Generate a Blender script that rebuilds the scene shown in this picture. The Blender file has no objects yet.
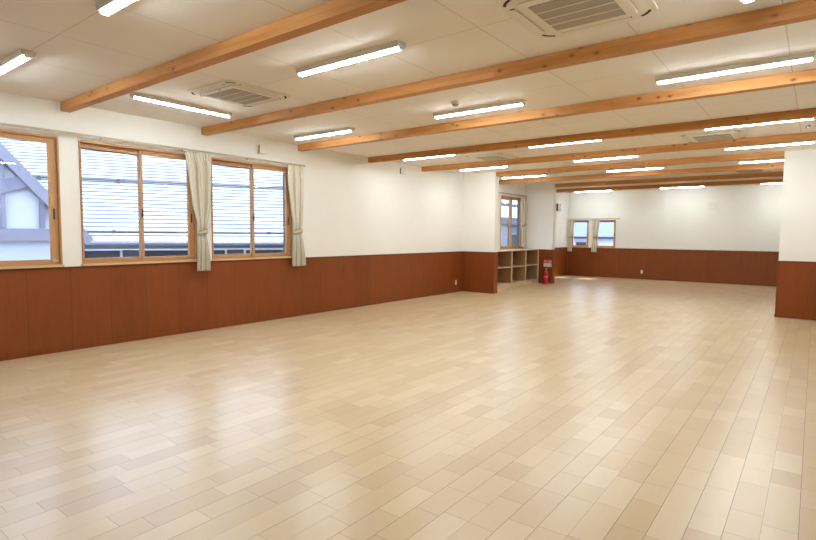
import bpy, bmesh, math, random
from mathutils import Vector, Matrix
random.seed(7)
C = bpy.context.scene.collection
PI = math.pi

# ------------------------------------------------------------------ mesh builder
class MB:
    def __init__(s): s.v = []; s.f = []; s.sm = []
    def add(s, vs, fs, smooth=False):
        n = len(s.v); s.v += [tuple(v) for v in vs]
        s.f += [tuple(i + n for i in f) for f in fs]; s.sm += [smooth] * len(fs)
        return s
    def box(s, x0, x1, y0, y1, z0, z1):
        if x0 > x1: x0, x1 = x1, x0
        if y0 > y1: y0, y1 = y1, y0
        if z0 > z1: z0, z1 = z1, z0
        return s.add([(x0,y0,z0),(x1,y0,z0),(x1,y1,z0),(x0,y1,z0),(x0,y0,z1),(x1,y0,z1),(x1,y1,z1),(x0,y1,z1)],
              [(0,3,2,1),(4,5,6,7),(0,1,5,4),(1,2,6,5),(2,3,7,6),(3,0,4,7)])
    def prism(s, pts, ax, a, b):
        # pts: ccw polygon in the two other axes, extruded along axis ax from a to b
        def P(p, t):
            if ax == 0: return (t, p[0], p[1])
            if ax == 1: return (p[0], t, p[1])
            return (p[0], p[1], t)
        n = len(pts)
        vs = [P(p, a) for p in pts] + [P(p, b) for p in pts]
        fs = [tuple(range(n))[::-1], tuple(range(n, 2*n))] + [(i, (i+1) % n, n+(i+1) % n, n+i) for i in range(n)]
        return s.add(vs, fs)
    def lathe(s, prof, seg=20, c=(0,0,0)):
        vs = []; fs = []
        for r, z in prof:
            for k in range(seg):
                a = 2*PI*k/seg; vs.append((c[0]+r*math.cos(a), c[1]+r*math.sin(a), c[2]+z))
        for i in range(len(prof)-1):
            for k in range(seg):
                fs.append((i*seg+k, i*seg+(k+1) % seg, (i+1)*seg+(k+1) % seg, (i+1)*seg+k))
        m = len(prof)-1
        fs.append(tuple(range(seg))[::-1]); fs.append(tuple(range(m*seg, (m+1)*seg)))
        return s.add(vs, fs, True)
    def tube(s, pts, r, seg=8):
        pts = [Vector(p) for p in pts]; vs = []; fs = []
        for i, p in enumerate(pts):
            t = (pts[min(i+1, len(pts)-1)] - pts[max(i-1, 0)]).normalized()
            a = t.cross(Vector((0,0,1)))
            if a.length < 1e-3: a = t.cross(Vector((1,0,0)))
            a.normalize(); b = t.cross(a)
            for k in range(seg):
                q = 2*PI*k/seg; vs.append(p + (a*math.cos(q) + b*math.sin(q))*r)
        for i in range(len(pts)-1):
            for k in range(seg):
                fs.append((i*seg+k, i*seg+(k+1) % seg, (i+1)*seg+(k+1) % seg, (i+1)*seg+k))
        fs.append(tuple(range(seg))[::-1]); m = len(pts)-1
        fs.append(tuple(range(m*seg, (m+1)*seg)))
        return s.add(vs, fs, True)
    def build(s, name, mat, parent=None, bevel=0.0, loc=(0,0,0), kind=None):
        me = bpy.data.meshes.new(name); me.from_pydata(s.v, [], s.f)
        me.polygons.foreach_set('use_smooth', s.sm)
        bm = bmesh.new(); bm.from_mesh(me); bmesh.ops.recalc_face_normals(bm, faces=bm.faces); bm.to_mesh(me); bm.free()
        me.update(); me.materials.append(mat)
        o = bpy.data.objects.new(name, me); C.objects.link(o); o.location = loc
        if parent: o.parent = parent
        if bevel:
            m = o.modifiers.new('soft_edge', 'BEVEL'); m.width = bevel; m.segments = 2; m.limit_method = 'ANGLE'
        if kind: o['kind'] = kind
        return o

def tag(o, label, cat, group=None):
    o['label'] = label; o['category'] = cat
    if group: o['group'] = group
    return o
def thing(name, label, cat, loc=(0,0,0), rz=0, group=None):
    o = bpy.data.objects.new(name, None); C.objects.link(o); o.location = loc; o.rotation_euler = (0,0,rz)
    o.empty_display_size = .1
    return tag(o, label, cat, group)
def dup(o, loc=None, rz=None, label=None, parent=None):
    c = o.copy(); C.objects.link(c)
    if parent: c.parent = parent
    if loc is not None: c.location = loc
    if rz is not None: c.rotation_euler = (0,0,rz)
    if label: c['label'] = label
    for ch in list(o.children): dup(ch, parent=c)
    return c

# ------------------------------------------------------------------ materials
class NT:
    def __init__(s, name):
        s.m = bpy.data.materials.new(name); s.m.use_nodes = True
        s.t = s.m.node_tree; s.t.nodes.clear()
        s.out = s.t.nodes.new('ShaderNodeOutputMaterial')
    def n(s, typ, **kw):
        nd = s.t.nodes.new(typ)
        for k, v in kw.items(): setattr(nd, k, v)
        return nd
    def l(s, a, b): s.t.links.new(a, b)
    def val(s, sock, v):
        if hasattr(v, 'is_output'): s.l(v, sock)
        else: sock.default_value = v
    def math(s, op, a, b=None, c=None):
        nd = s.n('ShaderNodeMath', operation=op); s.val(nd.inputs[0], a)
        if b is not None: s.val(nd.inputs[1], b)
        if c is not None: s.val(nd.inputs[2], c)
        return nd.outputs[0]
    def mix(s, f, a, b, mode='MIX'):
        nd = s.n('ShaderNodeMix', data_type='RGBA', blend_type=mode)
        s.val(nd.inputs[0], f)
        for k, v in ((6, a), (7, b)):
            if hasattr(v, 'is_output'): s.l(v, nd.inputs[k])
            else: nd.inputs[k].default_value = (*v, 1)
        return nd.outputs[2]
    def pos(s):
        g = s.n('ShaderNodeNewGeometry'); x = s.n('ShaderNodeSeparateXYZ'); s.l(g.outputs['Position'], x.inputs[0])
        return g.outputs['Position'], x.outputs
    def comb(s, x, y, z):
        nd = s.n('ShaderNodeCombineXYZ')
        for i, v in enumerate((x, y, z)): s.val(nd.inputs[i], v)
        return nd.outputs[0]
    def noise(s, vec, scale=5, detail=4, rough=.5, dist=0):
        nd = s.n('ShaderNodeTexNoise'); s.l(vec, nd.inputs['Vector'])
        nd.inputs['Scale'].default_value = scale; nd.inputs['Detail'].default_value = detail
        nd.inputs['Roughness'].default_value = rough; nd.inputs['Distortion'].default_value = dist
        return nd.outputs['Fac']
    def white(s, vec):
        nd = s.n('ShaderNodeTexWhiteNoise', noise_dimensions='3D'); s.l(vec, nd.inputs['Vector']); return nd.outputs['Value']
    def scale(s, vec, k):
        nd = s.n('ShaderNodeVectorMath', operation='MULTIPLY'); s.l(vec, nd.inputs[0]); nd.inputs[1].default_value = k; return nd.outputs[0]
    def ramp(s, f, stops):
        nd = s.n('ShaderNodeValToRGB'); s.val(nd.inputs[0], f)
        e = nd.color_ramp.elements
        while len(e) < len(stops): e.new(.5)
        for el, (p, c) in zip(e, stops): el.position = p; el.color = (*c, 1)
        return nd.outputs[0]
    def bsdf(s, col, rough=.5, spec=.5, metal=0, bump=None, bstr=.1, coat=0, **kw):
        p = s.n('ShaderNodeBsdfPrincipled')
        if hasattr(col, 'is_output'): s.l(col, p.inputs['Base Color'])
        else: p.inputs['Base Color'].default_value = (*col, 1)
        s.val(p.inputs['Roughness'], rough); p.inputs['Specular IOR Level'].default_value = spec
        p.inputs['Metallic'].default_value = metal; p.inputs['Coat Weight'].default_value = coat
        for k, v in kw.items(): p.inputs[k].default_value = v
        if bump is not None:
            b = s.n('ShaderNodeBump'); s.l(bump, b.inputs['Height']); b.inputs['Strength'].default_value = bstr
            b.inputs['Distance'].default_value = .004; s.l(b.outputs[0], p.inputs['Normal'])
        s.l(p.outputs[0], s.out.inputs[0]); return s.m

def plain(name, col, rough=.5, spec=.5, metal=0, var=.06, sc=14):
    t = NT(name); P, _ = t.pos(); f = t.noise(P, sc, 3)
    c = t.mix(f, tuple(x*(1-var) for x in col), tuple(min(1, x*(1+var)) for x in col))
    return t.bsdf(c, rough, spec, metal)

def line_mask(t, coord, off, pitch, w):
    # 1 on a thin line at off + k*pitch
    a = t.math('SUBTRACT', coord, off - pitch/2)
    a = t.math('FLOORED_MODULO', a, pitch)
    a = t.math('ABSOLUTE', t.math('SUBTRACT', a, pitch/2))
    return t.math('LESS_THAN', a, w/2)

M = {}
# white wallpaper
t = NT('white_wallpaper'); P, x = t.pos()
c = t.mix(t.noise(P, 3, 3), (.85,.845,.815), (.89,.885,.86))
M['wall'] = t.bsdf(c, .75, .2, bump=t.noise(P, 180, 3), bstr=.12)
# ceiling board with joints
t = NT('ceiling_board'); P, x = t.pos()
j = t.math('MAXIMUM', line_mask(t, x[0], -.245, .905, .007), line_mask(t, x[1], 3.498, 1.818, .006))
c = t.mix(t.noise(P, 2, 3), (.80,.765,.715), (.83,.795,.745)); c = t.mix(j, c, (.56,.51,.45))
M['ceiling'] = t.bsdf(c, .8, .15, bump=t.noise(P, 120, 2), bstr=.08)
# plank floor
t = NT('maple_plank_floor'); P, x = t.pos()
W_ = .148
r = t.math('DIVIDE', x[0], W_); row = t.math('FLOOR', r); fr = t.math('FRACT', r)
h = t.white(t.comb(row, 3.3, 1.7)); h2 = t.white(t.comb(row, 9.1, 4.2))
ln = t.math('MULTIPLY_ADD', h2, .14, .56)
yy = t.math('ADD', t.math('DIVIDE', x[1], ln), t.math('MULTIPLY', h, 17.0))
k0 = t.math('FLOOR', yy)
# each second joint slides, so lengths differ from piece to piece
jit = t.math('MULTIPLY', t.math('SUBTRACT', t.white(t.comb(row, k0, 5.5)), .5), .0)
yf = t.math('FRACT', yy)
cw = t.white(t.comb(row, k0, 8.8)); cut = t.math('MULTIPLY_ADD', cw, .5, t.math('MULTIPLY_ADD', t.math('GREATER_THAN', cw, .62), 1.0, .36))
sub = t.math('GREATER_THAN', yf, cut)
idv = t.comb(row, t.math('MULTIPLY_ADD', sub, .37, k0), 2.2)
tone = t.white(idv)
g = t.noise(t.comb(t.math('MULTIPLY', x[0], 14), t.math('MULTIPLY', x[1], 1.6), t.math('MULTIPLY', tone, 30)), 2.2, 5, .6, .4)
base = t.ramp(tone, [(0,(.57,.405,.222)),(.12,(.605,.448,.255)),(.5,(.648,.496,.297)),(.85,(.678,.532,.328)),(1,(.71,.572,.375))])
base = t.mix(t.math('MULTIPLY', g, .4), base, (.58,.415,.24))
blot = t.noise(t.scale(P, (1,1,1)), 5, 4, .6)
base = t.mix(t.math('MULTIPLY', t.math('SMOOTH_MAX', t.math('SUBTRACT', blot, .55), 0.0, .05), .7), base, (.45,.28,.15))
wl = t.math('MULTIPLY_ADD', t.math('GREATER_THAN', t.white(t.comb(row, 1.1, 6.6)), .5), .012, .011)
e1 = t.math('LESS_THAN', fr, wl)
e2 = t.math('LESS_THAN', t.math('MULTIPLY', yf, ln), .0022)
e3 = t.math('LESS_THAN', t.math('ABSOLUTE', t.math('MULTIPLY', t.math('SUBTRACT', yf, cut), ln)), .0012)
gap = t.math('MAXIMUM', e1, t.math('MAXIMUM', e2, e3))
base = t.mix(t.math('MULTIPLY', gap, .85), base, (.17,.09,.04))
rg = t.math('MULTIPLY_ADD', g, .02, .285)
M['floor'] = t.bsdf(base, rg, 1.0, bump=t.math('SUBTRACT', 1.0, gap), bstr=.12)

def wood(name, c0, c1, axis, rough=.45, spec=.4, knots=False, panel=None, sc=1.0):
    t = NT(name); P, x = t.pos()
    st = [26*sc, 26*sc, 26*sc]; st[axis] = 1.3*sc
    v = t.scale(P, tuple(st))
    g = t.noise(v, 1.0, 6, .62, .6)
    w = t.n('ShaderNodeTexWave', wave_type='BANDS', bands_direction=('Y','Z','Y')[axis] if axis != 2 else 'Y')
    t.l(t.scale(P, tuple((3 if i != axis else .35) for i in range(3))), w.inputs['Vector'])
    w.inputs['Scale'].default_value = 4*sc; w.inputs['Distortion'].default_value = 7; w.inputs['Detail'].default_value = 3
    wv = .06 if panel else .35
    f = t.math('MULTIPLY_ADD', w.outputs['Fac'], wv, t.math('MULTIPLY', g, 1-wv))
    if panel: f = t.math('MULTIPLY_ADD', t.noise(t.scale(P, (3.2, 3.2, .9)), 1.6, 3, .55, 1.5), .9, t.math('MULTIPLY', t.math('SUBTRACT', f, .5), .8))
    col = t.mix(f, c0, c1)
    if panel:
        ax, off, pit, lw = panel
        idx = t.math('FLOOR', t.math('DIVIDE', t.math('SUBTRACT', x[ax], off), pit))
        tn = t.white(t.comb(idx, 4.4, 7.7))
        col = t.mix(t.math('MULTIPLY', tn, .3), col, tuple(a*.75 for a in c0))
        col = t.mix(t.math('MULTIPLY', line_mask(t, x[ax], off, pit, lw), .6), col, tuple(a*.35 for a in c0))
    if knots:
        yz = t.math('ADD', t.math('MULTIPLY', x[1], 1.37), x[2])
        kv = t.comb(t.math('MULTIPLY', x[0], 6.0), t.math('MULTIPLY', yz, 10.0), 0.0)
        vo = t.n('ShaderNodeTexVoronoi', feature='F1', voronoi_dimensions='2D'); t.l(kv, vo.inputs['Vector'])
        vo.inputs['Scale'].default_value = 1.0
        sel = t.math('GREATER_THAN', t.white(t.scale(vo.outputs['Position'], (7.1, 3.3, 5.9))), .80)
        wob = t.math('ADD', vo.outputs['Distance'], t.math('MULTIPLY', t.math('SUBTRACT', t.noise(P, 40, 2), .5), .10))
        k = t.ramp(wob, [(0,(1,1,1)),(.065,(1,1,1)),(.11,(.45,.45,.45)),(.24,(0,0,0))])
        col = t.mix(t.math('MULTIPLY', t.math('MULTIPLY', k, sel), .85), col, (.10,.028,.008))
        lam = t.math('MULTIPLY', line_mask(t, x[2], 2.937, .6, .003), .35)
        col = t.mix(lam, col, tuple(a*.5 for a in c0))
        # lamellas glued up side by side carry slightly different tones
        lt = t.white(t.comb(t.math('FLOOR', t.math('MULTIPLY', x[0], .42)), t.math('FLOOR', t.math('MULTIPLY', x[1], .55)), t.math('GREATER_THAN', x[2], 2.937)))
        col = t.mix(t.math('MULTIPLY', lt, .4), col, tuple(a*.75 for a in c0))
    return t.bsdf(col, rough, spec, bump=g, bstr=.05)

M['beam'] = wood('cedar_beam', (.45,.18,.046), (.72,.375,.13), 0, .5, .3, knots=True)
BR0, BR1 = (.200,.047,.0078), (.285,.074,.0130)
M['wains_y'] = wood('brown_plywood', BR0, BR1, 2, .42, .35, panel=(1, 8.06, .4575, .005), sc=.8)
M['wains_x'] = wood('brown_plywood_cross', BR0, BR1, 2, .42, .35, panel=(0, -6.26, .9, .005), sc=.8)
M['cap'] = wood('brown_cap_wood', tuple(a*.55 for a in BR0), tuple(a*.6 for a in BR1), 1, .4, .4)
M['wframe'] = wood('window_oak', (.42,.205,.085), (.54,.29,.13), 1, .4, .4)
M['wsash'] = wood('window_sash_oak', (.47,.25,.105), (.60,.345,.16), 2, .4, .4)
M['sill'] = wood('pale_sill', (.60,.37,.18), (.74,.49,.27), 1, .4, .4)
M['shelf'] = wood('pale_birch', (.60,.44,.28), (.70,.54,.37), 1, .45, .35)
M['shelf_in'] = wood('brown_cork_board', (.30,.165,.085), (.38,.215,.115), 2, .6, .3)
M['alu'] = plain('dark_aluminium', (.035,.045,.075), .4, .5, .3)
M['alu_s'] = plain('grey_aluminium', (.12,.13,.17), .4, .5, .3)
M['black'] = plain('black_plastic', (.015,.013,.012), .4)
M['white'] = plain('white_plastic', (.80,.79,.76), .4, .4, var=.02)
M['housing'] = plain('white_enamel', (.66,.65,.62), .45, .4, var=.02)
M['offw'] = plain('ivory_plastic', (.76,.715,.63), .45, .4, var=.02)
M['greyp'] = plain('grey_plastic', (.42,.40,.39), .5, .4, var=.03)
M['dark'] = plain('dark_slot', (.035,.027,.02), .7, .2)
t = NT('rail_enamel'); M['rail'] = t.bsdf((.44,.38,.29), .4, .4)
t = NT('light_diffuser'); e = t.n('ShaderNodeEmission'); e.inputs[0].default_value = (.91,.99,1,1); e.inputs[1].default_value = 31.0
t.l(e.outputs[0], t.out.inputs[0]); M['diff'] = t.m
# grille with fine mesh
t = NT('intake_grille'); P, x = t.pos()
a = line_mask(t, x[0], 0, .014, .005); b = line_mask(t, x[1], 0, .014, .005)
c = t.mix(t.math('MAXIMUM', a, b), (.27,.235,.18), (.46,.415,.34)); M['grille'] = t.bsdf(c, .6, .3)
# glass
t = NT('window_glass'); fz = t.n('ShaderNodeFresnel'); fz.inputs[0].default_value = 1.5
tr = t.n('ShaderNodeBsdfTransparent'); tr.inputs[0].default_value = (.94,.96,.98,1)
gl = t.n('ShaderNodeBsdfGlossy'); gl.inputs['Roughness'].default_value = .01
ms = t.n('ShaderNodeMixShader'); t.l(t.math('MINIMUM', fz.outputs[0], .35), ms.inputs[0]); t.l(tr.outputs[0], ms.inputs[1]); t.l(gl.outputs[0], ms.inputs[2])
t.l(ms.outputs[0], t.out.inputs[0]); M['glass'] = t.m
# curtain: ivory with woven vertical stripes
def curtain_mat(ax):
    t = NT('striped_curtain_cloth'); uv = t.n('ShaderNodeUVMap'); s = t.n('ShaderNodeSeparateXYZ'); t.l(uv.outputs[0], s.inputs[0])
    a = line_mask(t, s.outputs[0], 0, .11, .032); b = line_mask(t, s.outputs[0], .045, .11, .010)
    c = t.mix(a, (.86,.82,.72), (.60,.53,.38)); c = t.mix(b, c, (.90,.88,.82))
    P, x = t.pos(); c = t.mix(t.math('MULTIPLY', t.noise(P, 300, 2), .15), c, (.45,.4,.3))
    m = t.bsdf(c, .9, .1)
    pb = [n for n in t.t.nodes if n.type == 'BSDF_PRINCIPLED'][0]
    tl = t.n('ShaderNodeBsdfTranslucent'); t.l(c, tl.inputs[0]); mx = t.n('ShaderNodeMixShader'); mx.inputs[0].default_value = .2
    t.l(pb.outputs[0], mx.inputs[1]); t.l(tl.outputs[0], mx.inputs[2]); t.l(mx.outputs[0], t.out.inputs[0])
    return m
M['curtain'] = curtain_mat(1)
M['red'] = plain('red_paint', (.62,.022,.028), .3, .5)
M['redsign'] = plain('red_print', (.60,.03,.03), .5, .3)
M['pale'] = plain('pale_strip', (.60,.50,.45), .5, .4, var=.03)
M['pink'] = plain('pink_print', (.66,.20,.19), .5, .3)
M['brass'] = plain('brass', (.55,.38,.14), .35, .5, .8)
# outdoors
t = NT('ribbed_metal_roof'); P, x = t.pos()
M['roof'] = t.bsdf(t.mix(t.noise(P, 1.2, 3), (.32,.355,.42), (.37,.41,.475)), .5, .4)
M['gutter'] = plain('grey_gutter', (.11,.125,.16), .5)
M['guard'] = plain('dark_steel', (.06,.065,.075), .5)
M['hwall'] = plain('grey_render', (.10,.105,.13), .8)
M['hwhite'] = plain('white_render', (.78,.80,.86), .8)
M['hblue'] = plain('blue_grey_cladding', (.27,.35,.50), .7)
M['hglass'] = plain('dark_panes', (.02,.022,.028), .2)
M['hroof'] = plain('blue_grey_roof', (.10,.135,.195), .7)
M['hlight'] = plain('pale_blue_cladding', (.42,.48,.56), .7)
M['timber'] = plain('grey_timber', (.20,.20,.26), .8, var=.15, sc=9)
M['panel'] = plain('white_sheet', (.58,.60,.66), .6, var=.02)
M['ground'] = plain('asphalt', (.16,.16,.17), .9, var=.2)

# ------------------------------------------------------------------ dimensions (metres; camera foot at the origin, y runs along the window wall)
WL, WR, YE, YB, ZC = -7.185, .60, 18.90, -1.10, 2.990
WZ = 1.029          # top of the wainscot
TH = .20            # wall thickness
S = 'structure'

def wall_x(name, x, side, y0, y1, holes):
    """slab whose room face is x; side=-1: slab lies at smaller x. holes: (y0,y1,z0,z1)"""
    m = MB(); xo = x + side*TH; y = y0
    for (a, b, z0, z1) in sorted(holes):
        m.box(x, xo, y, a, 0, ZC); m.box(x, xo, a, b, 0, z0); m.box(x, xo, a, b, z1, ZC); y = b
    m.box(x, xo, y, y1, 0, ZC)
    return m.build(name, M['wall'], kind=S)
def wall_y(name, y, side, x0, x1, holes):
    m = MB(); yo = y + side*TH; x = x0
    for (a, b, z0, z1) in sorted(holes):
        m.box(x, a, y, yo, 0, ZC); m.box(a, b, y, yo, 0, z0); m.box(a, b, y, yo, z1, ZC); x = b
    m.box(x, x1, y, yo, 0, ZC)
    return m.build(name, M['wall'], kind=S)

WIN = [(.97, 2.49), (2.71, 4.24), (4.49, 6.02), (13.66, 15.12)]
WZ0, WZ1 = 1.045, 2.580
EWIN = [(-7.07, -6.435), (-6.19, -5.50)]
EZ0, EZ1 = 1.035, 2.00

MB().box(WL-TH, WR+TH, YB-TH, YE+TH, -.12, 0).build('floor', M['floor'], kind=S)
MB().box(WL-TH, WR+TH, YB-TH, YE+TH, ZC, ZC+.15).build('ceiling', M['ceiling'], kind=S)
wall_x('wall_left', WL, -1, YB, YE, [(a, b, WZ0, WZ1) for a, b in WIN])
wall_x('wall_right', WR, 1, YB, YE, [])
wall_y('wall_end', YE, 1, WL-TH, WR+TH, [(a, b, EZ0, EZ1) for a, b in EWIN])
wall_y('wall_back', YB, -1, WL-TH, WR+TH, [])
# short wing walls
SX, SX2 = -6.265, -6.24
S1, S2, SR, ST = 11.61, 15.20, 11.655, .17
MB().box(WL, SX, S1, S1+ST, 0, ZC).build('wall_wing_left', M['wall'], kind=S)
MB().box(WL, SX2, S2, S2+ST, 0, ZC).build('wall_wing_far', M['wall'], kind=S)
MB().box(-.513, WR, SR, SR+ST, 0, ZC).build('wall_wing_right', M['wall'], kind=S)

# wainscot (trim): boards proud of the wall, cap strip, low plinth
tn = [0]
def wains(axis, face, out, a, b):
    """axis 1: board along y on plane x=face, proud by out; axis 0: along x on plane y=face"""
    tn[0] += 1; d = out*.012; e = out*.020
    def bx(m, p, q, z0, z1, t):
        return m.box(face, face+t, p, q, z0, z1) if axis == 1 else m.box(p, q, face, face+t, z0, z1)
    o = bx(MB(), a, b, 0, WZ-.018, d).build('trim_%d' % tn[0], M['wains_y' if axis == 1 else 'wains_x'], kind=S)
    bx(MB(), a, b, WZ-.018, WZ, e).build('cap_strip', M['cap'], o)
    bx(MB(), a, b, 0, .055, e*.9).build('plinth', M['wains_y' if axis == 1 else 'wains_x'], o)
wains(1, WL, 1, YB, S1)
wains(1, WL, 1, S2+ST, YE)
wains(0, S1, -1, WL+.02, SX)
wains(1, SX, 1, S1-.018, S1+ST)
wains(0, S2, -1, -6.66, SX2)
wains(1, SX2, 1, S2-.018, S2+ST)
wains(0, YE, -1, WL+.02, WR)
wains(0, SR, -1, -.513, WR)
wains(1, -.513, -1, SR-.018, SR+ST)
wains(1, WR, -1, YB, SR-.02)
wains(1, WR, -1, SR+ST, YE-.02)
wains(0, YB, 1, WL+.02, WR-.02)

# ------------------------------------------------------------------ sliding windows of the long wall
def ring(m, y0, y1, z0, z1, x0, x1, ws, wt, wb):
    m.box(x0, x1, y0, y0+ws, z0, z1); m.box(x0, x1, y1-ws, y1, z0, z1)
    m.box(x0, x1, y0+ws, y1-ws, z1-wt, z1); m.box(x0, x1, y0+ws, y1-ws, z0, z0+wb); return m
def slider(idx, y0, y1):
    w = MB(); ring(w, y0, y1, WZ0, WZ1, WL-.105, WL+.014, .020, .030, .030)
    o = w.build('window_%d' % idx, M['wframe'], kind=S, bevel=.003)
    MB().box(WL+.0, WL+.035, y0-.01, y1+.01, WZ0-.014, WZ0+.014).build('window_sill', M['sill'], o, bevel=.003)
    ring(MB(), y0, y1, WZ0, WZ1, WL-.19, WL-.106, .030, .030, .030).build('outer_frame', M['alu'], o)
    ym = (y0+y1)/2; zi0, zi1 = WZ0+.030, WZ1-.030
    for name, a, b, xa in (('inner_sash', ym-.020, y1-.020, WL-.050), ('outer_sash', y0+.020, ym+.020, WL-.088)):
        wl, wr = (.036, .088) if name == 'inner_sash' else (.030, .046)
        s = MB().box(xa, xa+.032, a, a+wl, zi0, zi1).box(xa, xa+.032, b-wr, b, zi0, zi1)
        s.box(xa, xa+.032, a+wl, b-wr, zi1-.060, zi1).box(xa, xa+.032, a+wl, b-wr, zi0, zi0+.048)
        s = s.build(name, M['wsash'], o, bevel=.003)
        if name == 'inner_sash':
            MB().box(xa+.033, xa+.037, b-.052, b-.032, 1.60, 1.73).build('finger_pull', M['black'], s, bevel=.002)
            k = MB(); k.box(xa+.033, xa+.050, a+.002, a+.026, 1.66, 1.72); k.box(xa+.045, xa+.056, a+.006, a+.022, 1.70, 1.77)
            k.build('crescent_lock', M['black'], s, bevel=.003)
        else:
            MB().box(xa+.0322, xa+.0345, b-.046, b-.014, zi0+.004, zi1-.004).build('meeting_strip', M['pale'], s)  # paler strip over the face of the meeting stile
            ring(MB(), a+.005, b-.002, zi0+.03, zi1-.04, xa-.012, xa-.001, .03, .03, .02).build('outer_trim', M['alu_s'], s)
        MB().box(xa+.010, xa+.016, a+wl-.008, b-wr+.008, zi0+.04, zi1-.05).build('pane', M['glass'], s)
    MB().box(WL-.012, WL-.004, y1-.095, y1-.035, zi0+.02, zi0+.05).build('child_stop', M['greyp'], o)
    return o
for i, (a, b) in enumerate(WIN): slider(i+1, a, b)
# end wall: two single casements
for i, (a, b) in enumerate(EWIN):
    m = MB()
    def ringx(m, x0, x1, z0, z1, ya, yb, w): 
        m.box(x0, x0+w, ya, yb, z0, z1); m.box(x1-w, x1, ya, yb, z0, z1)
        m.box(x0+w, x1-w, ya, yb, z1-w, z1); m.box(x0+w, x1-w, ya, yb, z0, z0+w); return m
    o = ringx(m, a, b, EZ0, EZ1, YE-.014, YE+.10, .026).build('window_%d' % (5+i), M['wframe'], kind=S, bevel=.003)
    ringx(MB(), a, b, EZ0, EZ1, YE+.101, YE+.19, .028).build('outer_frame', M['alu_s'], o)
    s = ringx(MB(), a+.026, b-.026, EZ0+.026, EZ1-.026, YE+.04, YE+.075, .045).build('sash', M['wsash'], o, bevel=.003)
    MB().box(a+.066, b-.066, YE+.055, YE+.061, EZ0+.066, EZ1-.066).build('pane', M['glass'], s)
    k = MB(); k.box(b-.060, b-.035, YE+.018, YE+.039, 1.44, 1.54); k.box(b-.056, b-.042, YE+.0, YE+.018, 1.50, 1.53)
    k.build('window_handle', M['black'], s, bevel=.003)
    MB().box(a-.01, b+.01, YE-.035, YE, EZ0-.012, EZ0+.012).build('window_sill', M['sill'], o, bevel=.003)

# ------------------------------------------------------------------ curtain rails
def rail(label, along, a, b, face, z):
    """along 1: on plane x=face ; along 0: on plane y=face (rail in front of it)"""
    r = MB(); n = max(2, round((b-a)/1.1)+1)
    if along == 1:
        loc = (face, (a+b)/2, z); L = (b-a)/2
        t_ = thing('curtain_rail', label, 'curtain rail', loc, 0)
        r.box(.070, .092, -L, L, -.012, .012)
    else:
        loc = ((a+b)/2, face, z); L = (b-a)/2
        t_ = thing('curtain_rail', label, 'curtain rail', loc, 0)
        r.box(-L, L, -.092, -.070, -.012, .012)
    r.build('rail', M['rail'], t_, bevel=.003)
    for k in range(n):
        q = -L + .05 + (2*L-.1)*k/(n-1)
        m = MB()
        if along == 1: m.box(0, .070, q-.008, q+.008, -.006, .006); m.box(0, .004, q-.012, q+.012, -.02, .02)
        else: m.box(q-.008, q+.008, -.070, 0, -.006, .006); m.box(q-.012, q+.012, -.004, 0, -.02, .02)
        m.build('bracket', M['rail'], t_)
    for q in (-L, L):
        m = MB()
        if along == 1: m.box(.068, .094, q-.008 if q > 0 else q-.012, q+.012 if q > 0 else q+.008, -.015, .015)
        else: m.box(q-.008 if q > 0 else q-.012, q+.012 if q > 0 else q+.008, -.094, -.068, -.015, .015)
        m.build('end_cap', M['offw'], t_, bevel=.002)
    return t_
rail('long pale curtain rail running above the three wide sliding windows', 1, .75, 6.26, WL, 2.628)
rail('short curtain rail above the alcove window over the cubbies', 1, 13.42, 15.17, WL, 2.650)
rail('curtain rail above the pair of small windows in the end wall', 0, WL+.02, -5.34, YE, 2.045)

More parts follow.
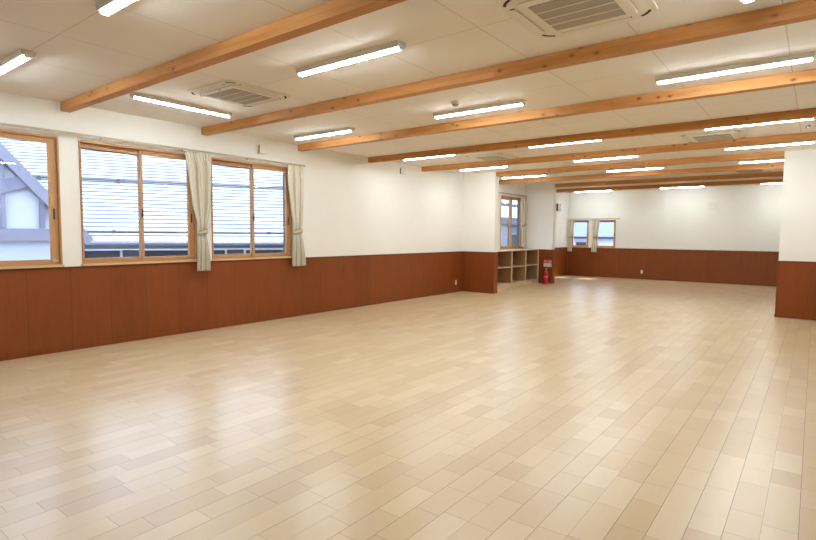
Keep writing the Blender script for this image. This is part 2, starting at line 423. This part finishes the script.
# ------------------------------------------------------------------ curtains
def curtain(label, along, face, keys, tie, out=.080, nfold=6, deep=.046):
    """keys: (z, centre, half width along the rail). Cloth with pleats, gathered at the tie."""
    ks = sorted(keys, key=lambda k: -k[0])
    def at(z):
        if z >= ks[0][0]: return ks[0][1:]
        for (z0, c0, h0), (z1, c1, h1) in zip(ks, ks[1:]):
            if z <= z0 and z >= z1:
                f = (z0-z)/(z0-z1); f = f*f*(3-2*f) if (z1 == tie or z0 == tie) else f
                return (c0+(c1-c0)*f, h0+(h1-h0)*f)
        return ks[-1][1:]
    ztop, zbot = ks[0][0], ks[-1][0]
    NU, NV = nfold*12, 60
    org = at(ztop)[0]
    t_ = thing('curtain', label, 'curtain', (face, org, zbot) if along == 1 else (org, face, zbot), 0)
    vs = []; uvs = []
    for j in range(NV+1):
        z = ztop + (zbot-ztop)*j/NV; c, h = at(z)
        top = min(1, max(0, (ztop-.09-z)/.12))
        tight = math.exp(-((z-tie)/.09)**2)
        for i in range(NU+1):
            u = i/NU; ph = u*nfold*2*PI
            amp = deep*(1-.55*tight)*(1+.25*math.sin(3*u+5*z))
            if z > ztop-.10: # pinched pleat heading
                d = .022*abs(math.cos(ph/2))**6 + .004*math.sin(ph*2)
            else:
                d = amp*(.5+.5*math.sin(ph + .7*math.sin(2.1*z+u*5)))*top + (1-top)*.018*abs(math.cos(ph/2))**4
            lat = c + h*(2*u-1) + .006*math.sin(ph*1.0+1+z*2)*(1-tight)
            dep = out + d - .012 - .012*tight
            vs.append((dep, lat-org, z-zbot) if along == 1 else (lat-org, -dep, z-zbot))
            uvs.append((u*nfold*.16, z))
    fs = [(j*(NU+1)+i, j*(NU+1)+i+1, (j+1)*(NU+1)+i+1, (j+1)*(NU+1)+i) for j in range(NV) for i in range(NU)]
    me = bpy.data.meshes.new('cloth'); me.from_pydata(vs, [], fs); me.polygons.foreach_set('use_smooth', [True]*len(fs))
    uvl = me.uv_layers.new(name='UVMap')
    for lp in me.loops: uvl.data[lp.index].uv = uvs[lp.vertex_index]
    me.materials.append(M['curtain']); o = bpy.data.objects.new('cloth', me); C.objects.link(o); o.parent = t_
    sd = o.modifiers.new('thick', 'SOLIDIFY'); sd.thickness = .003
    # tie band wrapped round the gather
    c, h = at(tie); m = MB(); n = 28; pr = []
    for k in range(n):
        a = 2*PI*k/n; pr.append(((h+.012)*math.cos(a), out+.004+(.034)*math.sin(a)))
    v2 = []; f2 = []
    for zz in (-.030, .030):
        for (la, de) in pr:
            sl = zz + la*.18
            v2.append((de, c-org+la, tie-zbot+sl) if along == 1 else (c-org+la, -de, tie-zbot+sl))
    for k in range(n): f2.append((k, (k+1) % n, n+(k+1) % n, n+k))
    m.add(v2, f2, True); b = m.build('tieback', M['curtain'], t_)
    sd = b.modifiers.new('thick', 'SOLIDIFY'); sd.thickness = .004
    hk = MB()
    if along == 1: hk.tube([(0, c-org+h*.9, tie-zbot), (out-.03, c-org+h*.9, tie-zbot), (out-.02, c-org+h*.9, tie-zbot+.02)], .004)
    else: hk.tube([(c-org-h*.9, 0, tie-zbot), (c-org-h*.9, -out+.03, tie-zbot), (c-org-h*.9, -out+.02, tie-zbot+.02)], .004)
    hk.build('tieback_hook', M['greyp'], t_)
    return t_
curtain('ivory striped curtain tied back between the two wide windows nearest the timber frame outside', 1, WL,
        [(2.605, 4.235, .215), (2.35, 4.27, .185), (1.95, 4.285, .145), (1.46, 4.29, .070), (.895, 4.292, .105)], 1.46)
curtain('ivory striped curtain tied back beside the third wide window and bare white wall', 1, WL,
        [(2.605, 6.045, .185), (2.30, 6.055, .17), (1.95, 6.075, .135), (1.48, 6.085, .095), (.89, 6.095, .15)], 1.48)
curtain('ivory curtain tied back in the alcove above the cubbies', 1, WL,
        [(2.625, 14.965, .215), (2.2, 14.98, .195), (1.75, 15.01, .165), (1.10, 15.02, .17)], 1.75, nfold=6)
curtain('ivory curtain in the corner of the end wall, beside the first small window', 0, YE,
        [(2.030, -7.025, .118), (1.7, -7.04, .11), (1.40, -7.075, .055), (.88, -7.075, .080)], 1.40, nfold=5, deep=.022)
curtain('ivory curtain tied back between the two small end wall windows', 0, YE,
        [(2.030, -6.145, .135), (1.7, -6.155, .12), (1.40, -6.195, .055), (.872, -6.20, .095)], 1.40, nfold=5, deep=.022)

# ------------------------------------------------------------------ ceiling beams
ORD = ['first', 'second', 'third', 'fourth', 'fifth', 'sixth', 'seventh', 'eighth', 'ninth']
BY = [2.529 + 1.818*i for i in range(9)]
BZ0, BW = 2.884, .105
for i, y in enumerate(BY):
    x0, x1 = WL, WR
    if i == 5: x0, x1 = SX, -.513          # dies into the wing walls
    if i == 7: x0 = WL
    o = MB().box(x0-(x0+x1)/2, x1-(x0+x1)/2, 0, BW, BZ0-ZC, 0).build('ceiling_beam', M['beam'], bevel=.004, loc=((x0+x1)/2, y, ZC))
    if i == 7:
        bpy.data.objects.remove(o)
        o = MB().box(SX2-(SX2+x1)/2, x1-(SX2+x1)/2, 0, BW, BZ0-ZC, 0).build('ceiling_beam', M['beam'], bevel=.004, loc=((SX2+x1)/2, y, ZC))
    tail = ['starting at the wall above the wide windows', 'meeting the wall over the gap between wide windows', 'meeting the wall just past the third wide window',
            'over the bare white wall', 'last before the wing walls', 'joining the two nearer wing walls', 'crossing above the cubby alcove', 'ending at the far wing wall', 'last before the end wall'][i]
    tag(o, '%s knotty timber ceiling beam from the near end, %s' % (ORD[i], tail), 'beam', 'timber ceiling beams')

# ------------------------------------------------------------------ linear ceiling lights
def make_light():
    t_ = thing('ceiling_light', 'x', 'ceiling light', (0,0,ZC), 0, 'linear ceiling lights')
    L = .612
    MB().prism([(-.058,0),(.058,0),(.056,-.008),(.046,-.044),(-.046,-.044),(-.056,-.008)], 0, -L, L).build('housing', M['housing'], t_, bevel=.002)
    m = MB(); pr = [(.026*math.cos(a), -.0445-.017*math.sin(a)) for a in [PI*k/10 for k in range(11)]]
    m.prism(pr[::-1], 0, -L+.016, L-.016); m.build('diffuser', M['diff'], t_)
    for s in (-1, 1):
        MB().box(s*(L-.0155), s*(L-.004), -.028, .028, -.0625, -.0445).build('end_cap', M['white'], t_, bevel=.002)
    return t_
light0 = make_light()
CX = [-5.990, -3.305, -.690]
WHERE = ['on the window side', 'in the middle file', 'on the column side']
ROWS = [(1.665, [0,1], 'before the first beam'), (3.395, [1], 'between the first and second beams'), (5.635, [0,1,2], 'between the second and third beams'),
        (8.41, [0,1,2], 'between the fourth and fifth beams'), (10.525, [0,1,2], 'between the fifth and sixth beams'),
        (12.600, [0,1,2], 'between the sixth and seventh beams'), (17.93, [0,1,2], 'past the last beam')]
first = True
def place(loc, rz, label):
    global first
    if first: light0.location = loc; light0.rotation_euler = (0,0,rz); light0['label'] = label; first = False
    else: dup(light0, loc, rz, label)
for y, cols, txt in ROWS:
    for k in cols:
        place((CX[k], y, ZC), 0, 'lit linear ceiling light %s, %s' % (txt, WHERE[k]))
place((-6.035, 3.44, ZC), PI/2, 'lit linear ceiling light turned lengthwise beside an air conditioner, on the window side')
place((-.405, 3.42, ZC), PI/2, 'lit linear ceiling light turned lengthwise beside the nearest large air conditioner, column side')

# ------------------------------------------------------------------ ceiling cassette air conditioners
def rrect(h, r, n=6):
    p = []
    for cx, cy, a0 in ((h-r,h-r,0),(-h+r,h-r,PI/2),(-h+r,-h+r,PI),(h-r,-h+r,1.5*PI)):
        for k in range(n+1):
            a = a0 + PI/2*k/n; p.append((cx+r*math.cos(a), cy+r*math.sin(a)))
    return p
def make_ac():
    t_ = thing('air_conditioner', 'x', 'air conditioner', (0,0,ZC), 0, 'ceiling cassette air conditioners')
    H = .43
    MB().prism(rrect(H, .13), 2, -.010, 0).build('panel', M['offw'], t_, bevel=.004)
    # raised middle square
    MB().prism(rrect(.315, .05), 2, -.026, -.0102).build('centre_panel', M['offw'], t_, bevel=.006)
    g = MB().box(-.245, .245, -.245, .245, -.030, -.0262).build('intake_grille', M['grille'], t_)
    for k in range(-1, 2):
        MB().box(-.245, .245, k*.122-.0045, k*.122+.0045, -.0325, -.0301).build('grille_bar', M['offw'], g)
    for k in range(4):
        R = Matrix.Rotation(k*PI/2, 4, 'Z')
        m = MB().box(-.25, .25, .345, .375, -.0125, -.0102); s = m.build('air_slot', M['dark'], t_); s.matrix_local = R
        m = MB(); m.prism([(.336,-.0130),(.380,-.0130),(.386,-.0160),(.338,-.0225)], 0, -.245, .245); f = m.build('louver', M['offw'], t_, bevel=.001); f.matrix_local = R
        # dark corner outlet between the louvers
        m = MB(); n = 7; pts = []
        for q in range(n+1):
            a = PI/4 + (q/n-.5)*.75; pts.append((.255+.150*math.cos(a), .255+.150*math.sin(a)))
        for q in range(n, -1, -1):
            a = PI/4 + (q/n-.5)*.75; pts.append((.255+.130*math.cos(a), .255+.130*math.sin(a)))
        vs = [(p[0], p[1], zz) for zz in (-.0125, -.0102) for p in pts]; N = len(pts)
        fs = [(i, i+1, N-2-i, N-1-i) for i in range(n)] + [(N+i, N+N-1-i, N+N-2-i, N+i+1) for i in range(n)] + [(i, (i+1) % N, N+(i+1) % N, N+i) for i in range(N)]
        m.add(vs, fs); cc = m.build('corner_outlet', M['dark'], t_); cc.matrix_local = R
    MB().box(.05, .09, -.300, -.292, -.029, -.0262).build('indicator', M['dark'], t_)
    return t_
ac0 = make_ac()
for i, (x, y, lab) in enumerate([
        (-5.140, 3.585, 'white ceiling cassette air conditioner near the wide windows, between first and second beams'),
        (-1.340, 3.585, 'large white ceiling cassette air conditioner cut by the top edge of the view'),
        (-5.120, 9.330, 'small looking ceiling cassette air conditioner between fourth and fifth beams, window side'),
        (-1.315, 9.330, 'ceiling cassette air conditioner between fourth and fifth beams, toward the column'),
        (-1.280, 14.600, 'farthest ceiling cassette air conditioner, thin pale sliver between far beams')]):
    if i == 0: ac0.location = (x, y, ZC); ac0['label'] = lab
    else: dup(ac0, (x, y, ZC), 0, lab)

# smoke detector, small ceiling sensor
t_ = thing('smoke_detector', 'small round smoke detector on the ceiling between second and third beams', 'smoke detector', (-3.385, 5.27, ZC))
MB().lathe([(.052,0),(.052,-.022),(.046,-.026)], 24).build('base', M['offw'], t_)
MB().lathe([(.040,-.0262),(.038,-.036),(.030,-.046),(.012,-.050)], 24).build('sensor_head', M['greyp'], t_)
t_ = thing('ceiling_sensor', 'small pale sensor on the ceiling near the column, behind the fourth beam', 'sensor', (-.155, 9.22, ZC))
MB().box(-.03, .03, -.10, .10, -.02, 0).build('case', M['greyp'], t_, bevel=.004)
MB().lathe([(.016,-.0202),(.014,-.028),(.006,-.031)], 14).build('lens', M['white'], t_)

# ------------------------------------------------------------------ wall vents (hooded covers)
def vent(label, loc, rz, mat, w=.15, h=.15, d=.06):
    t_ = thing('wall_vent', label, 'vent cover', loc, rz)       # local +x is out of the wall
    MB().box(0, .012, -w/2+.012, w/2-.012, -h/2+.012, h/2-.012).build('back_plate', mat, t_)
    MB().prism([(-w/2,-h/2),(w/2,-h/2),(w/2,h/2),(-w/2,h/2)], 0, d-.02, d).build('cover', mat, t_, bevel=.006)
    MB().box(.0122, d-.0202, -w/2+.014, w/2-.014, -h/2+.014, h/2-.014).build('gap_shade', M['dark'], t_)  # solid dark block standing in for the shade behind the cover
    return t_
vent('white square vent cover high on the wall above the third wide window', (WL, 5.41, 2.81), 0, M['white'])
vent('white square vent cover high on the bare wall below the fourth beam', (WL, 9.06, 2.82), 0, M['white'])
vent('white square vent cover alone on the end wall', (-2.58, YE, 2.41), -PI/2, M['white'], .24, .2)
vent('grey box vent cover on the white wall past the far wing wall', (WL, 17.85, 2.43), 0, M['greyp'], .24, .28, .08)

# ------------------------------------------------------------------ sockets
def socket(label, loc, rz):
    t_ = thing('power_socket', label, 'power socket', loc, rz)
    MB().box(0, .007, -.036, .036, -.06, .06).build('face_plate', M['white'], t_, bevel=.003)
    MB().box(.0072, .0095, -.018, .018, -.034, .034).build('insert', M['offw'], t_, bevel=.001)
    for dz in (-.017, .017):
        for dy in (-.006, .006): MB().box(.0096, .0100, dy-.0012, dy+.0012, dz-.005, dz+.005).build('slot', M['dark'], t_)
    return t_
socket('white power socket on brown wainscot beside the nearer wing wall', (WL+.0125, 11.30, .245), 0)
socket('white power socket on brown wainscot of the end wall', (-4.595, YE-.0125, .252), -PI/2)

# ------------------------------------------------------------------ cubby shelf in the alcove
CF = -6.655
cy0, cy1 = S1+ST+.004, S2-.060
t_ = thing('cubby_shelf', 'built-in pale wooden cubby unit with two rows of square compartments in the alcove', 'cubby shelf', (CF, (cy0+cy1)/2, 0))
def cb(name, x0, x1, y0, y1, z0, z1, mat='shelf', bv=.002):
    q = (cy0+cy1)/2
    return MB().box(x0-CF, x1-CF, y0-q, y1-q, z0, z1).build(name, M[mat], t_, bevel=bv)
bx_ = WL+.004
cb('plinth', bx_, CF-.012, cy0, cy1, 0, .098)
cb('bottom_board', bx_, CF, cy0, cy1, .0982, .120)
cb('worktop', bx_, CF+.012, cy0, cy1, 1.006, 1.032)
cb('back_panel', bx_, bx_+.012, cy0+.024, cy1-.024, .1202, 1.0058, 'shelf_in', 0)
parts = [cy0+.012, 12.50, 13.40, 14.29, cy1-.012]
for k, y in enumerate(parts):
    cb('side_panel' if k in (0, 4) else 'divider', bx_+.0122, CF, y-.012, y+.012, .1202, 1.0058)
for a, b in zip(parts, parts[1:]):
    cb('shelf_board', bx_+.0122, CF-.003, a+.0122, b-.0122, .552, .574)
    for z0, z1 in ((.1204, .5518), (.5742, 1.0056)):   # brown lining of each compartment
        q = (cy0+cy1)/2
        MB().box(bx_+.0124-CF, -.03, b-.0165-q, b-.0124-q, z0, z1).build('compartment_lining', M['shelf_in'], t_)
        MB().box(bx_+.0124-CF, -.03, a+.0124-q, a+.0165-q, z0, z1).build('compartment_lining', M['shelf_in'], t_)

# ------------------------------------------------------------------ fire extinguisher, its stand and sign
fx, fy = -6.36, 15.045
t_ = thing('extinguisher_stand', 'red round floor stand under the fire extinguisher', 'stand', (fx, fy, 0))
MB().lathe([(.128,0),(.128,.010),(.110,.020),(.086,.024)], 28).build('base', M['red'], t_)
MB().lathe([(.088,.0242),(.088,.040),(.082,.040),(.082,.0243)], 28).build('retaining_ring', M['red'], t_)
t_ = thing('fire_extinguisher', 'red fire extinguisher standing in front of the far wing wall', 'fire extinguisher', (fx, fy, .0245))
MB().lathe([(.055,0),(.064,.012),(.066,.03),(.066,.30),(.060,.335),(.040,.362),(.020,.372),(.018,.385)], 28).build('cylinder', M['red'], t_)
MB().lathe([(.0668,.15),(.0668,.215)], 28).build('printed_label', M['pink'], t_)
MB().lathe([(.019,.3852),(.019,.405),(.014,.42),(.010,.424)], 16).build('valve', M['brass'], t_)
m = MB(); m.box(-.012, .012, -.085, .02, .4245, .436); m.build('carrying_handle', M['black'], t_, bevel=.003)
m = MB(); m.prism([(-.09,.462),(.015,.440),(.015,.449),(-.09,.474)], 0, -.011, .011); m.build('lever', M['black'], t_, bevel=.003)
MB().lathe([(.013,-.004),(.013,.004)], 14, (.022, .0, .431)).build('safety_pin', M['offw'], t_)
h = MB().tube([(-.019,0,.398),(-.06,-.01,.40),(-.082,-.02,.37),(-.088,-.02,.30),(-.086,-.02,.20),(-.080,-.02,.12)], .0085).build('hose', M['black'], t_)
MB().lathe([(.009,0),(.014,-.06)], 12, (-.080,-.02,.12)).build('nozzle', M['black'], h)
sy = S2-.0245
t_ = thing('extinguisher_sign', 'red and white fire extinguisher sign on the wainscot behind the extinguisher', 'sign', (-6.375, sy, .607))
MB().box(-.123, .123, 0, .004, -.106, .106).build('board', M['white'], t_, bevel=.002)
MB().box(-.119, .119, -.0022, -.0002, .004, .102).build('red_band', M['redsign'], t_)
MB().box(-.119, .119, -.0022, -.0002, -.102, -.092).build('red_rule', M['redsign'], t_)
def text(body, size, loc, mat, parent, name):
    cu = bpy.data.curves.new(name, 'FONT'); cu.body = body; cu.size = size; cu.align_x = 'CENTER'; cu.align_y = 'CENTER'; cu.extrude = .0004
    tmp = bpy.data.objects.new('tmp', cu); C.objects.link(tmp)
    dg = bpy.context.evaluated_depsgraph_get(); me = bpy.data.meshes.new_from_object(tmp.evaluated_get(dg))
    bpy.data.objects.remove(tmp); me.materials.clear(); me.materials.append(mat)
    o = bpy.data.objects.new(name, me); C.objects.link(o); o.parent = parent; o.location = loc; o.rotation_euler = (PI/2, 0, 0)
    return o
text('消火器', .074, (0, -.0030, .052), M['white'], t_, 'lettering')
m = MB()
for k in range(5): m.box(-.095+k*.043, -.078+k*.043, -.0012, -.0002, -.078, -.016)
m.build('printed_panels', M['greyp'], t_)

# ------------------------------------------------------------------ outdoors
GZ = -3.6
MB().box(-60, 30, -30, 70, GZ-.2, GZ).build('ground', M['ground'], kind=S)
# house with ribbed metal roof, turned 27 degrees
th = math.radians(27)
hr = thing('neighbour_house', 'large neighbouring house with pale ribbed metal hip roof filling the wide windows', 'house', (0,0,0))
hr.matrix_world = Matrix.Translation((-17.8*math.cos(th), 17.8*math.sin(th), GZ)) @ Matrix.Rotation(-th, 4, 'Z')
# local: +x toward us, +y along the eave; x=0 is 17.8 m from the camera foot. D = 17.8 - x
X = lambda D: 17.8 - D
E0, RD, SL, ZE = 16.0, 24.6, .60, 1.245
t0 = -16.0
def hip(D): return 4.05 + (20.3 - D)*.80
m = MB(); n = 44; step = (RD-E0)/n; lift = .022
vs = []; fs = []
for k in range(n):       # overlapping courses: the nose of each sheet hangs free over an open recess
    d0 = E0 + k*step; d1 = d0 + step
    zp = lambda d, h: ZE + SL*(d-E0) + h
    prof = [(d0+.05, zp(d0+.05, -.02)), (d0+.05, zp(d0+.05, .012)), (d0-.028, zp(d0, .003)), (d0-.028, zp(d0, .022)), (d0+.02, zp(d0+.02, .034)), (d1+.05, zp(d1+.05, -.02))]
    b = len(vs)
    for (d, z) in prof: vs += [(X(d), t0, z), (X(d), hip(d), z)]
    fs += [(b+2*q, b+2*q+1, b+2*q+3, b+2*q+2) for q in range(len(prof)-1)]
m.add([(v[0], v[1], v[2]-GZ) for v in vs], fs)
zr = ZE + SL*(RD-E0)
# hip end and far slope
cz = ZE-.02
m.add([(X(E0), hip(E0), ZE-GZ), (X(RD), hip(RD), zr-GZ), (X(2*RD-E0), hip(E0), cz-GZ), (X(RD), t0, zr-GZ), (X(2*RD-E0), t0, cz-GZ)], [(0,2,1), (1,2,4,3)])
m.build('roof', M['roof'], hr)
MB().tube([(X(E0)+.06, t0, ZE-.10-GZ), (X(E0)+.06, hip(E0), ZE-.10-GZ)], .075, 10).build('gutter', M['gutter'], hr)
MB().box(X(E0)-.03, X(E0), t0, hip(E0), ZE-.24-GZ, ZE-.01-GZ).build('fascia', M['gutter'], hr)
MB().box(X(E0+.9), X(E0)-.03, t0, hip(E0), ZE-.27-GZ, ZE-.24-GZ).build('soffit', M['hwhite'], hr)
for D in (16.28, 18.85):
    z = ZE + SL*(D-E0) + (.05 if D < 17 else .10) - GZ
    g = MB().tube([(X(D), t0, z), (X(D), hip(D)-.2, z)], .028, 8).build('snow_guard', M['guard'], hr)
    y = t0 + .6
    while y < hip(D)-.3:
        MB().box(X(D)-.08, X(D)+.05, y-.035, y+.035, z-.10, z+.045).build('guard_bracket', M['guard'], g); y += 2.05
WD = 16.9
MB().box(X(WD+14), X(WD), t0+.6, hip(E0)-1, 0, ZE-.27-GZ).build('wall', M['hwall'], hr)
for a, b in ((-9.5,-6.2),(-5.6,-3.0),(-1.9,-.9),(-.4,1.9),(2.4,4.2),(5,6.6)):
    w = MB().box(X(WD), X(WD)+.05, a, b, -.45-GZ, 1.00-GZ).build('window', M['hwhite'], hr)
    MB().box(X(WD)+.051, X(WD)+.06, a+.06, b-.06, -.40-GZ, .93-GZ).build('pane', M['hglass'], w)
MB().tube([(X(WD)+.12, -6.0, ZE-.3-GZ), (X(WD)+.12, -6.0, 0)], .05, 8).build('downpipe', M['gutter'], hr)

# grey timber shed with white sheets
PX = -10.5
sh = thing('timber_shed', 'grey timber gable frame with white sheets outside the first wide window', 'shed', (PX, 2.6, GZ))
def sp(y, z): return (y-2.6, z-GZ)
MB().prism([sp(y, z) for y, z in [(4.0,GZ),(4.0,1.30),(1.72,3.93),(-.56,1.30),(-.56,GZ)]], 0, -.10, 0).build('white_sheet', M['panel'], sh)
def bar(p, q, w, d0, d1, name):
    a, b = Vector(sp(*p)), Vector(sp(*q)); u = (b-a).normalized(); nrm = Vector((-u.y, u.x))*w/2
    MB().prism([tuple(a-nrm), tuple(b-nrm), tuple(b+nrm), tuple(a+nrm)], 0, d0, d1).build(name, M['timber'], sh)
bar((1.72,3.97),(4.06,1.27),.17,.002,.12,'rafter'); bar((1.72,3.97),(-.62,1.27),.17,.002,.12,'rafter')
bar((-.5,1.395),(3.80,1.395),.20,.002,.10,'tie_beam')
bar((1.72,1.80),(3.15,2.30),.20,.002,.09,'brace'); bar((1.72,1.80),(.29,2.30),.20,.002,.09,'brace')
bar((2.795,1.51),(2.795,2.65),.065,.002,.08,'post'); bar((3.345,1.51),(3.345,2.02),.065,.002,.08,'post')
bar((.645,1.51),(.645,2.65),.065,.002,.08,'post'); bar((1.72,1.51),(1.72,3.80),.065,.002,.08,'post')
m = MB()   # depth of the shed behind its gable
m.prism([sp(y, z) for y, z in [(3.9,GZ),(3.9,1.22),(1.72,3.75),(-.46,1.22),(-.46,GZ)]], 0, -1.6, -.102); m.build('shed_body', M['panel'], sh)

# grey house seen through the alcove window, and a pole
ho = thing('grey_house', 'blue grey house seen through the alcove window over the cubbies', 'house', (-14.0, 29, GZ))
MB().box(-7, 0, -6, 8, 0, 2.06-GZ).build('wall', M['hlight'], ho)
MB().box(-7.3, .35, -6.4, 8.4, 2.062-GZ, 2.44-GZ).build('roof_edge', M['gutter'], ho)
for y in (-3.4, -.9, 1.6, 4.0):
    w = MB().box(.001, .05, y-.55, y+.55, .55-GZ, 1.55-GZ).build('window', M['hwhite'], ho)
    MB().box(.051, .06, y-.48, y+.48, .62-GZ, 1.48-GZ).build('pane', M['hglass'], w)
po = thing('utility_pole', 'dark utility pole with crossarms behind the alcove window', 'utility pole', (-13.2, 26.2, GZ))
MB().lathe([(.13,0),(.10,7.6)], 12).build('pole', M['guard'], po)
for z in (3.05, 3.46):
    a = MB().box(-.06, .06, -1.1, .75, z-.07-GZ, z+.07-GZ).build('crossarm', M['guard'], po)
    for y in (-.9, -.35, .55): MB().lathe([(.05,0),(.07,.06),(.04,.12)], 10, (0, y, z+.0702-GZ)).build('insulator', M['hwhite'], a)
# pale house beyond the end wall
hp = thing('pale_house', 'pale house with blue grey roof seen through the two small end windows', 'house', (-8.5, 27.0, GZ))
MB().box(-4, 4.5, 0, 7, 0, 1.40-GZ).build('wall', M['hwhite'], hp)
m = MB(); m.prism([(-.5, 1.42-GZ), (3.6, 3.6-GZ), (7.5, 1.42-GZ), (7.5, 1.30-GZ), (-.5, 1.30-GZ)], 0, -4.4, 4.9); m.build('roof', M['hroof'], hp)
MB().tube([(-4.4, -.56, 1.38-GZ), (4.9, -.56, 1.38-GZ)], .04, 8).build('gutter', M['guard'], hp)
for x in (-1.05, -.45, .85, 1.6):
    w = MB().box(x-.26, x+.26, -.05, -.001, .35-GZ, 1.12-GZ).build('window', M['gutter'], hp)
    MB().box(x-.22, x+.22, -.06, -.051, .40-GZ, 1.07-GZ).build('pane', M['hglass'], w)

# ------------------------------------------------------------------ sky, sun, camera
w = bpy.data.worlds.new('sky'); bpy.context.scene.world = w; w.use_nodes = True
nt = w.node_tree; bg = nt.nodes['Background']
tc = nt.nodes.new('ShaderNodeTexCoord'); sx = nt.nodes.new('ShaderNodeSeparateXYZ'); nt.links.new(tc.outputs['Generated'], sx.inputs[0])
rp = nt.nodes.new('ShaderNodeValToRGB'); nt.links.new(sx.outputs[2], rp.inputs[0])
rp.color_ramp.elements[0].color = (.80,.88,1,1); rp.color_ramp.elements[1].color = (.50,.68,1,1)
nt.links.new(rp.outputs[0], bg.inputs[0]); bg.inputs[1].default_value = 1.9
sun = bpy.data.lights.new('sun', 'SUN'); sun.energy = 4.4; sun.angle = math.radians(.6); sun.color = (1,.96,.9)
so = bpy.data.objects.new('sun', sun); C.objects.link(so)
so.rotation_euler = Vector((.12, .62, .78)).to_track_quat('Z', 'Y').to_euler()

cam = bpy.data.cameras.new('camera'); co = bpy.data.objects.new('camera', cam); C.objects.link(co)
F = Vector((-.60891557, .79034059, -.06770208)); R = Vector((.79181476, .61071254, .00771873)); U = Vector((-.04744693, .04890745, .99767572))
co.matrix_world = Matrix(((R.x, U.x, -F.x, 0), (R.y, U.y, -F.y, 0), (R.z, U.z, -F.z, 1.456), (0,0,0,1)))
cam.sensor_fit = 'HORIZONTAL'; cam.sensor_width = 36; cam.lens = 527.692/816*36; cam.clip_start = .05; cam.clip_end = 300
sc = bpy.context.scene; sc.camera = co
vs_ = sc.view_settings; vs_.view_transform = 'Standard'; vs_.look = 'None'; vs_.gamma = 1; vs_.use_curve_mapping = False; vs_.exposure = 1.5
sc.cycles.use_denoising = True
sc.cycles.max_bounces = 10; sc.cycles.diffuse_bounces = 6; sc.cycles.transparent_max_bounces = 12
sc.cycles.sample_clamp_indirect = 8; sc.cycles.caustics_reflective = False; sc.cycles.caustics_refractive = False
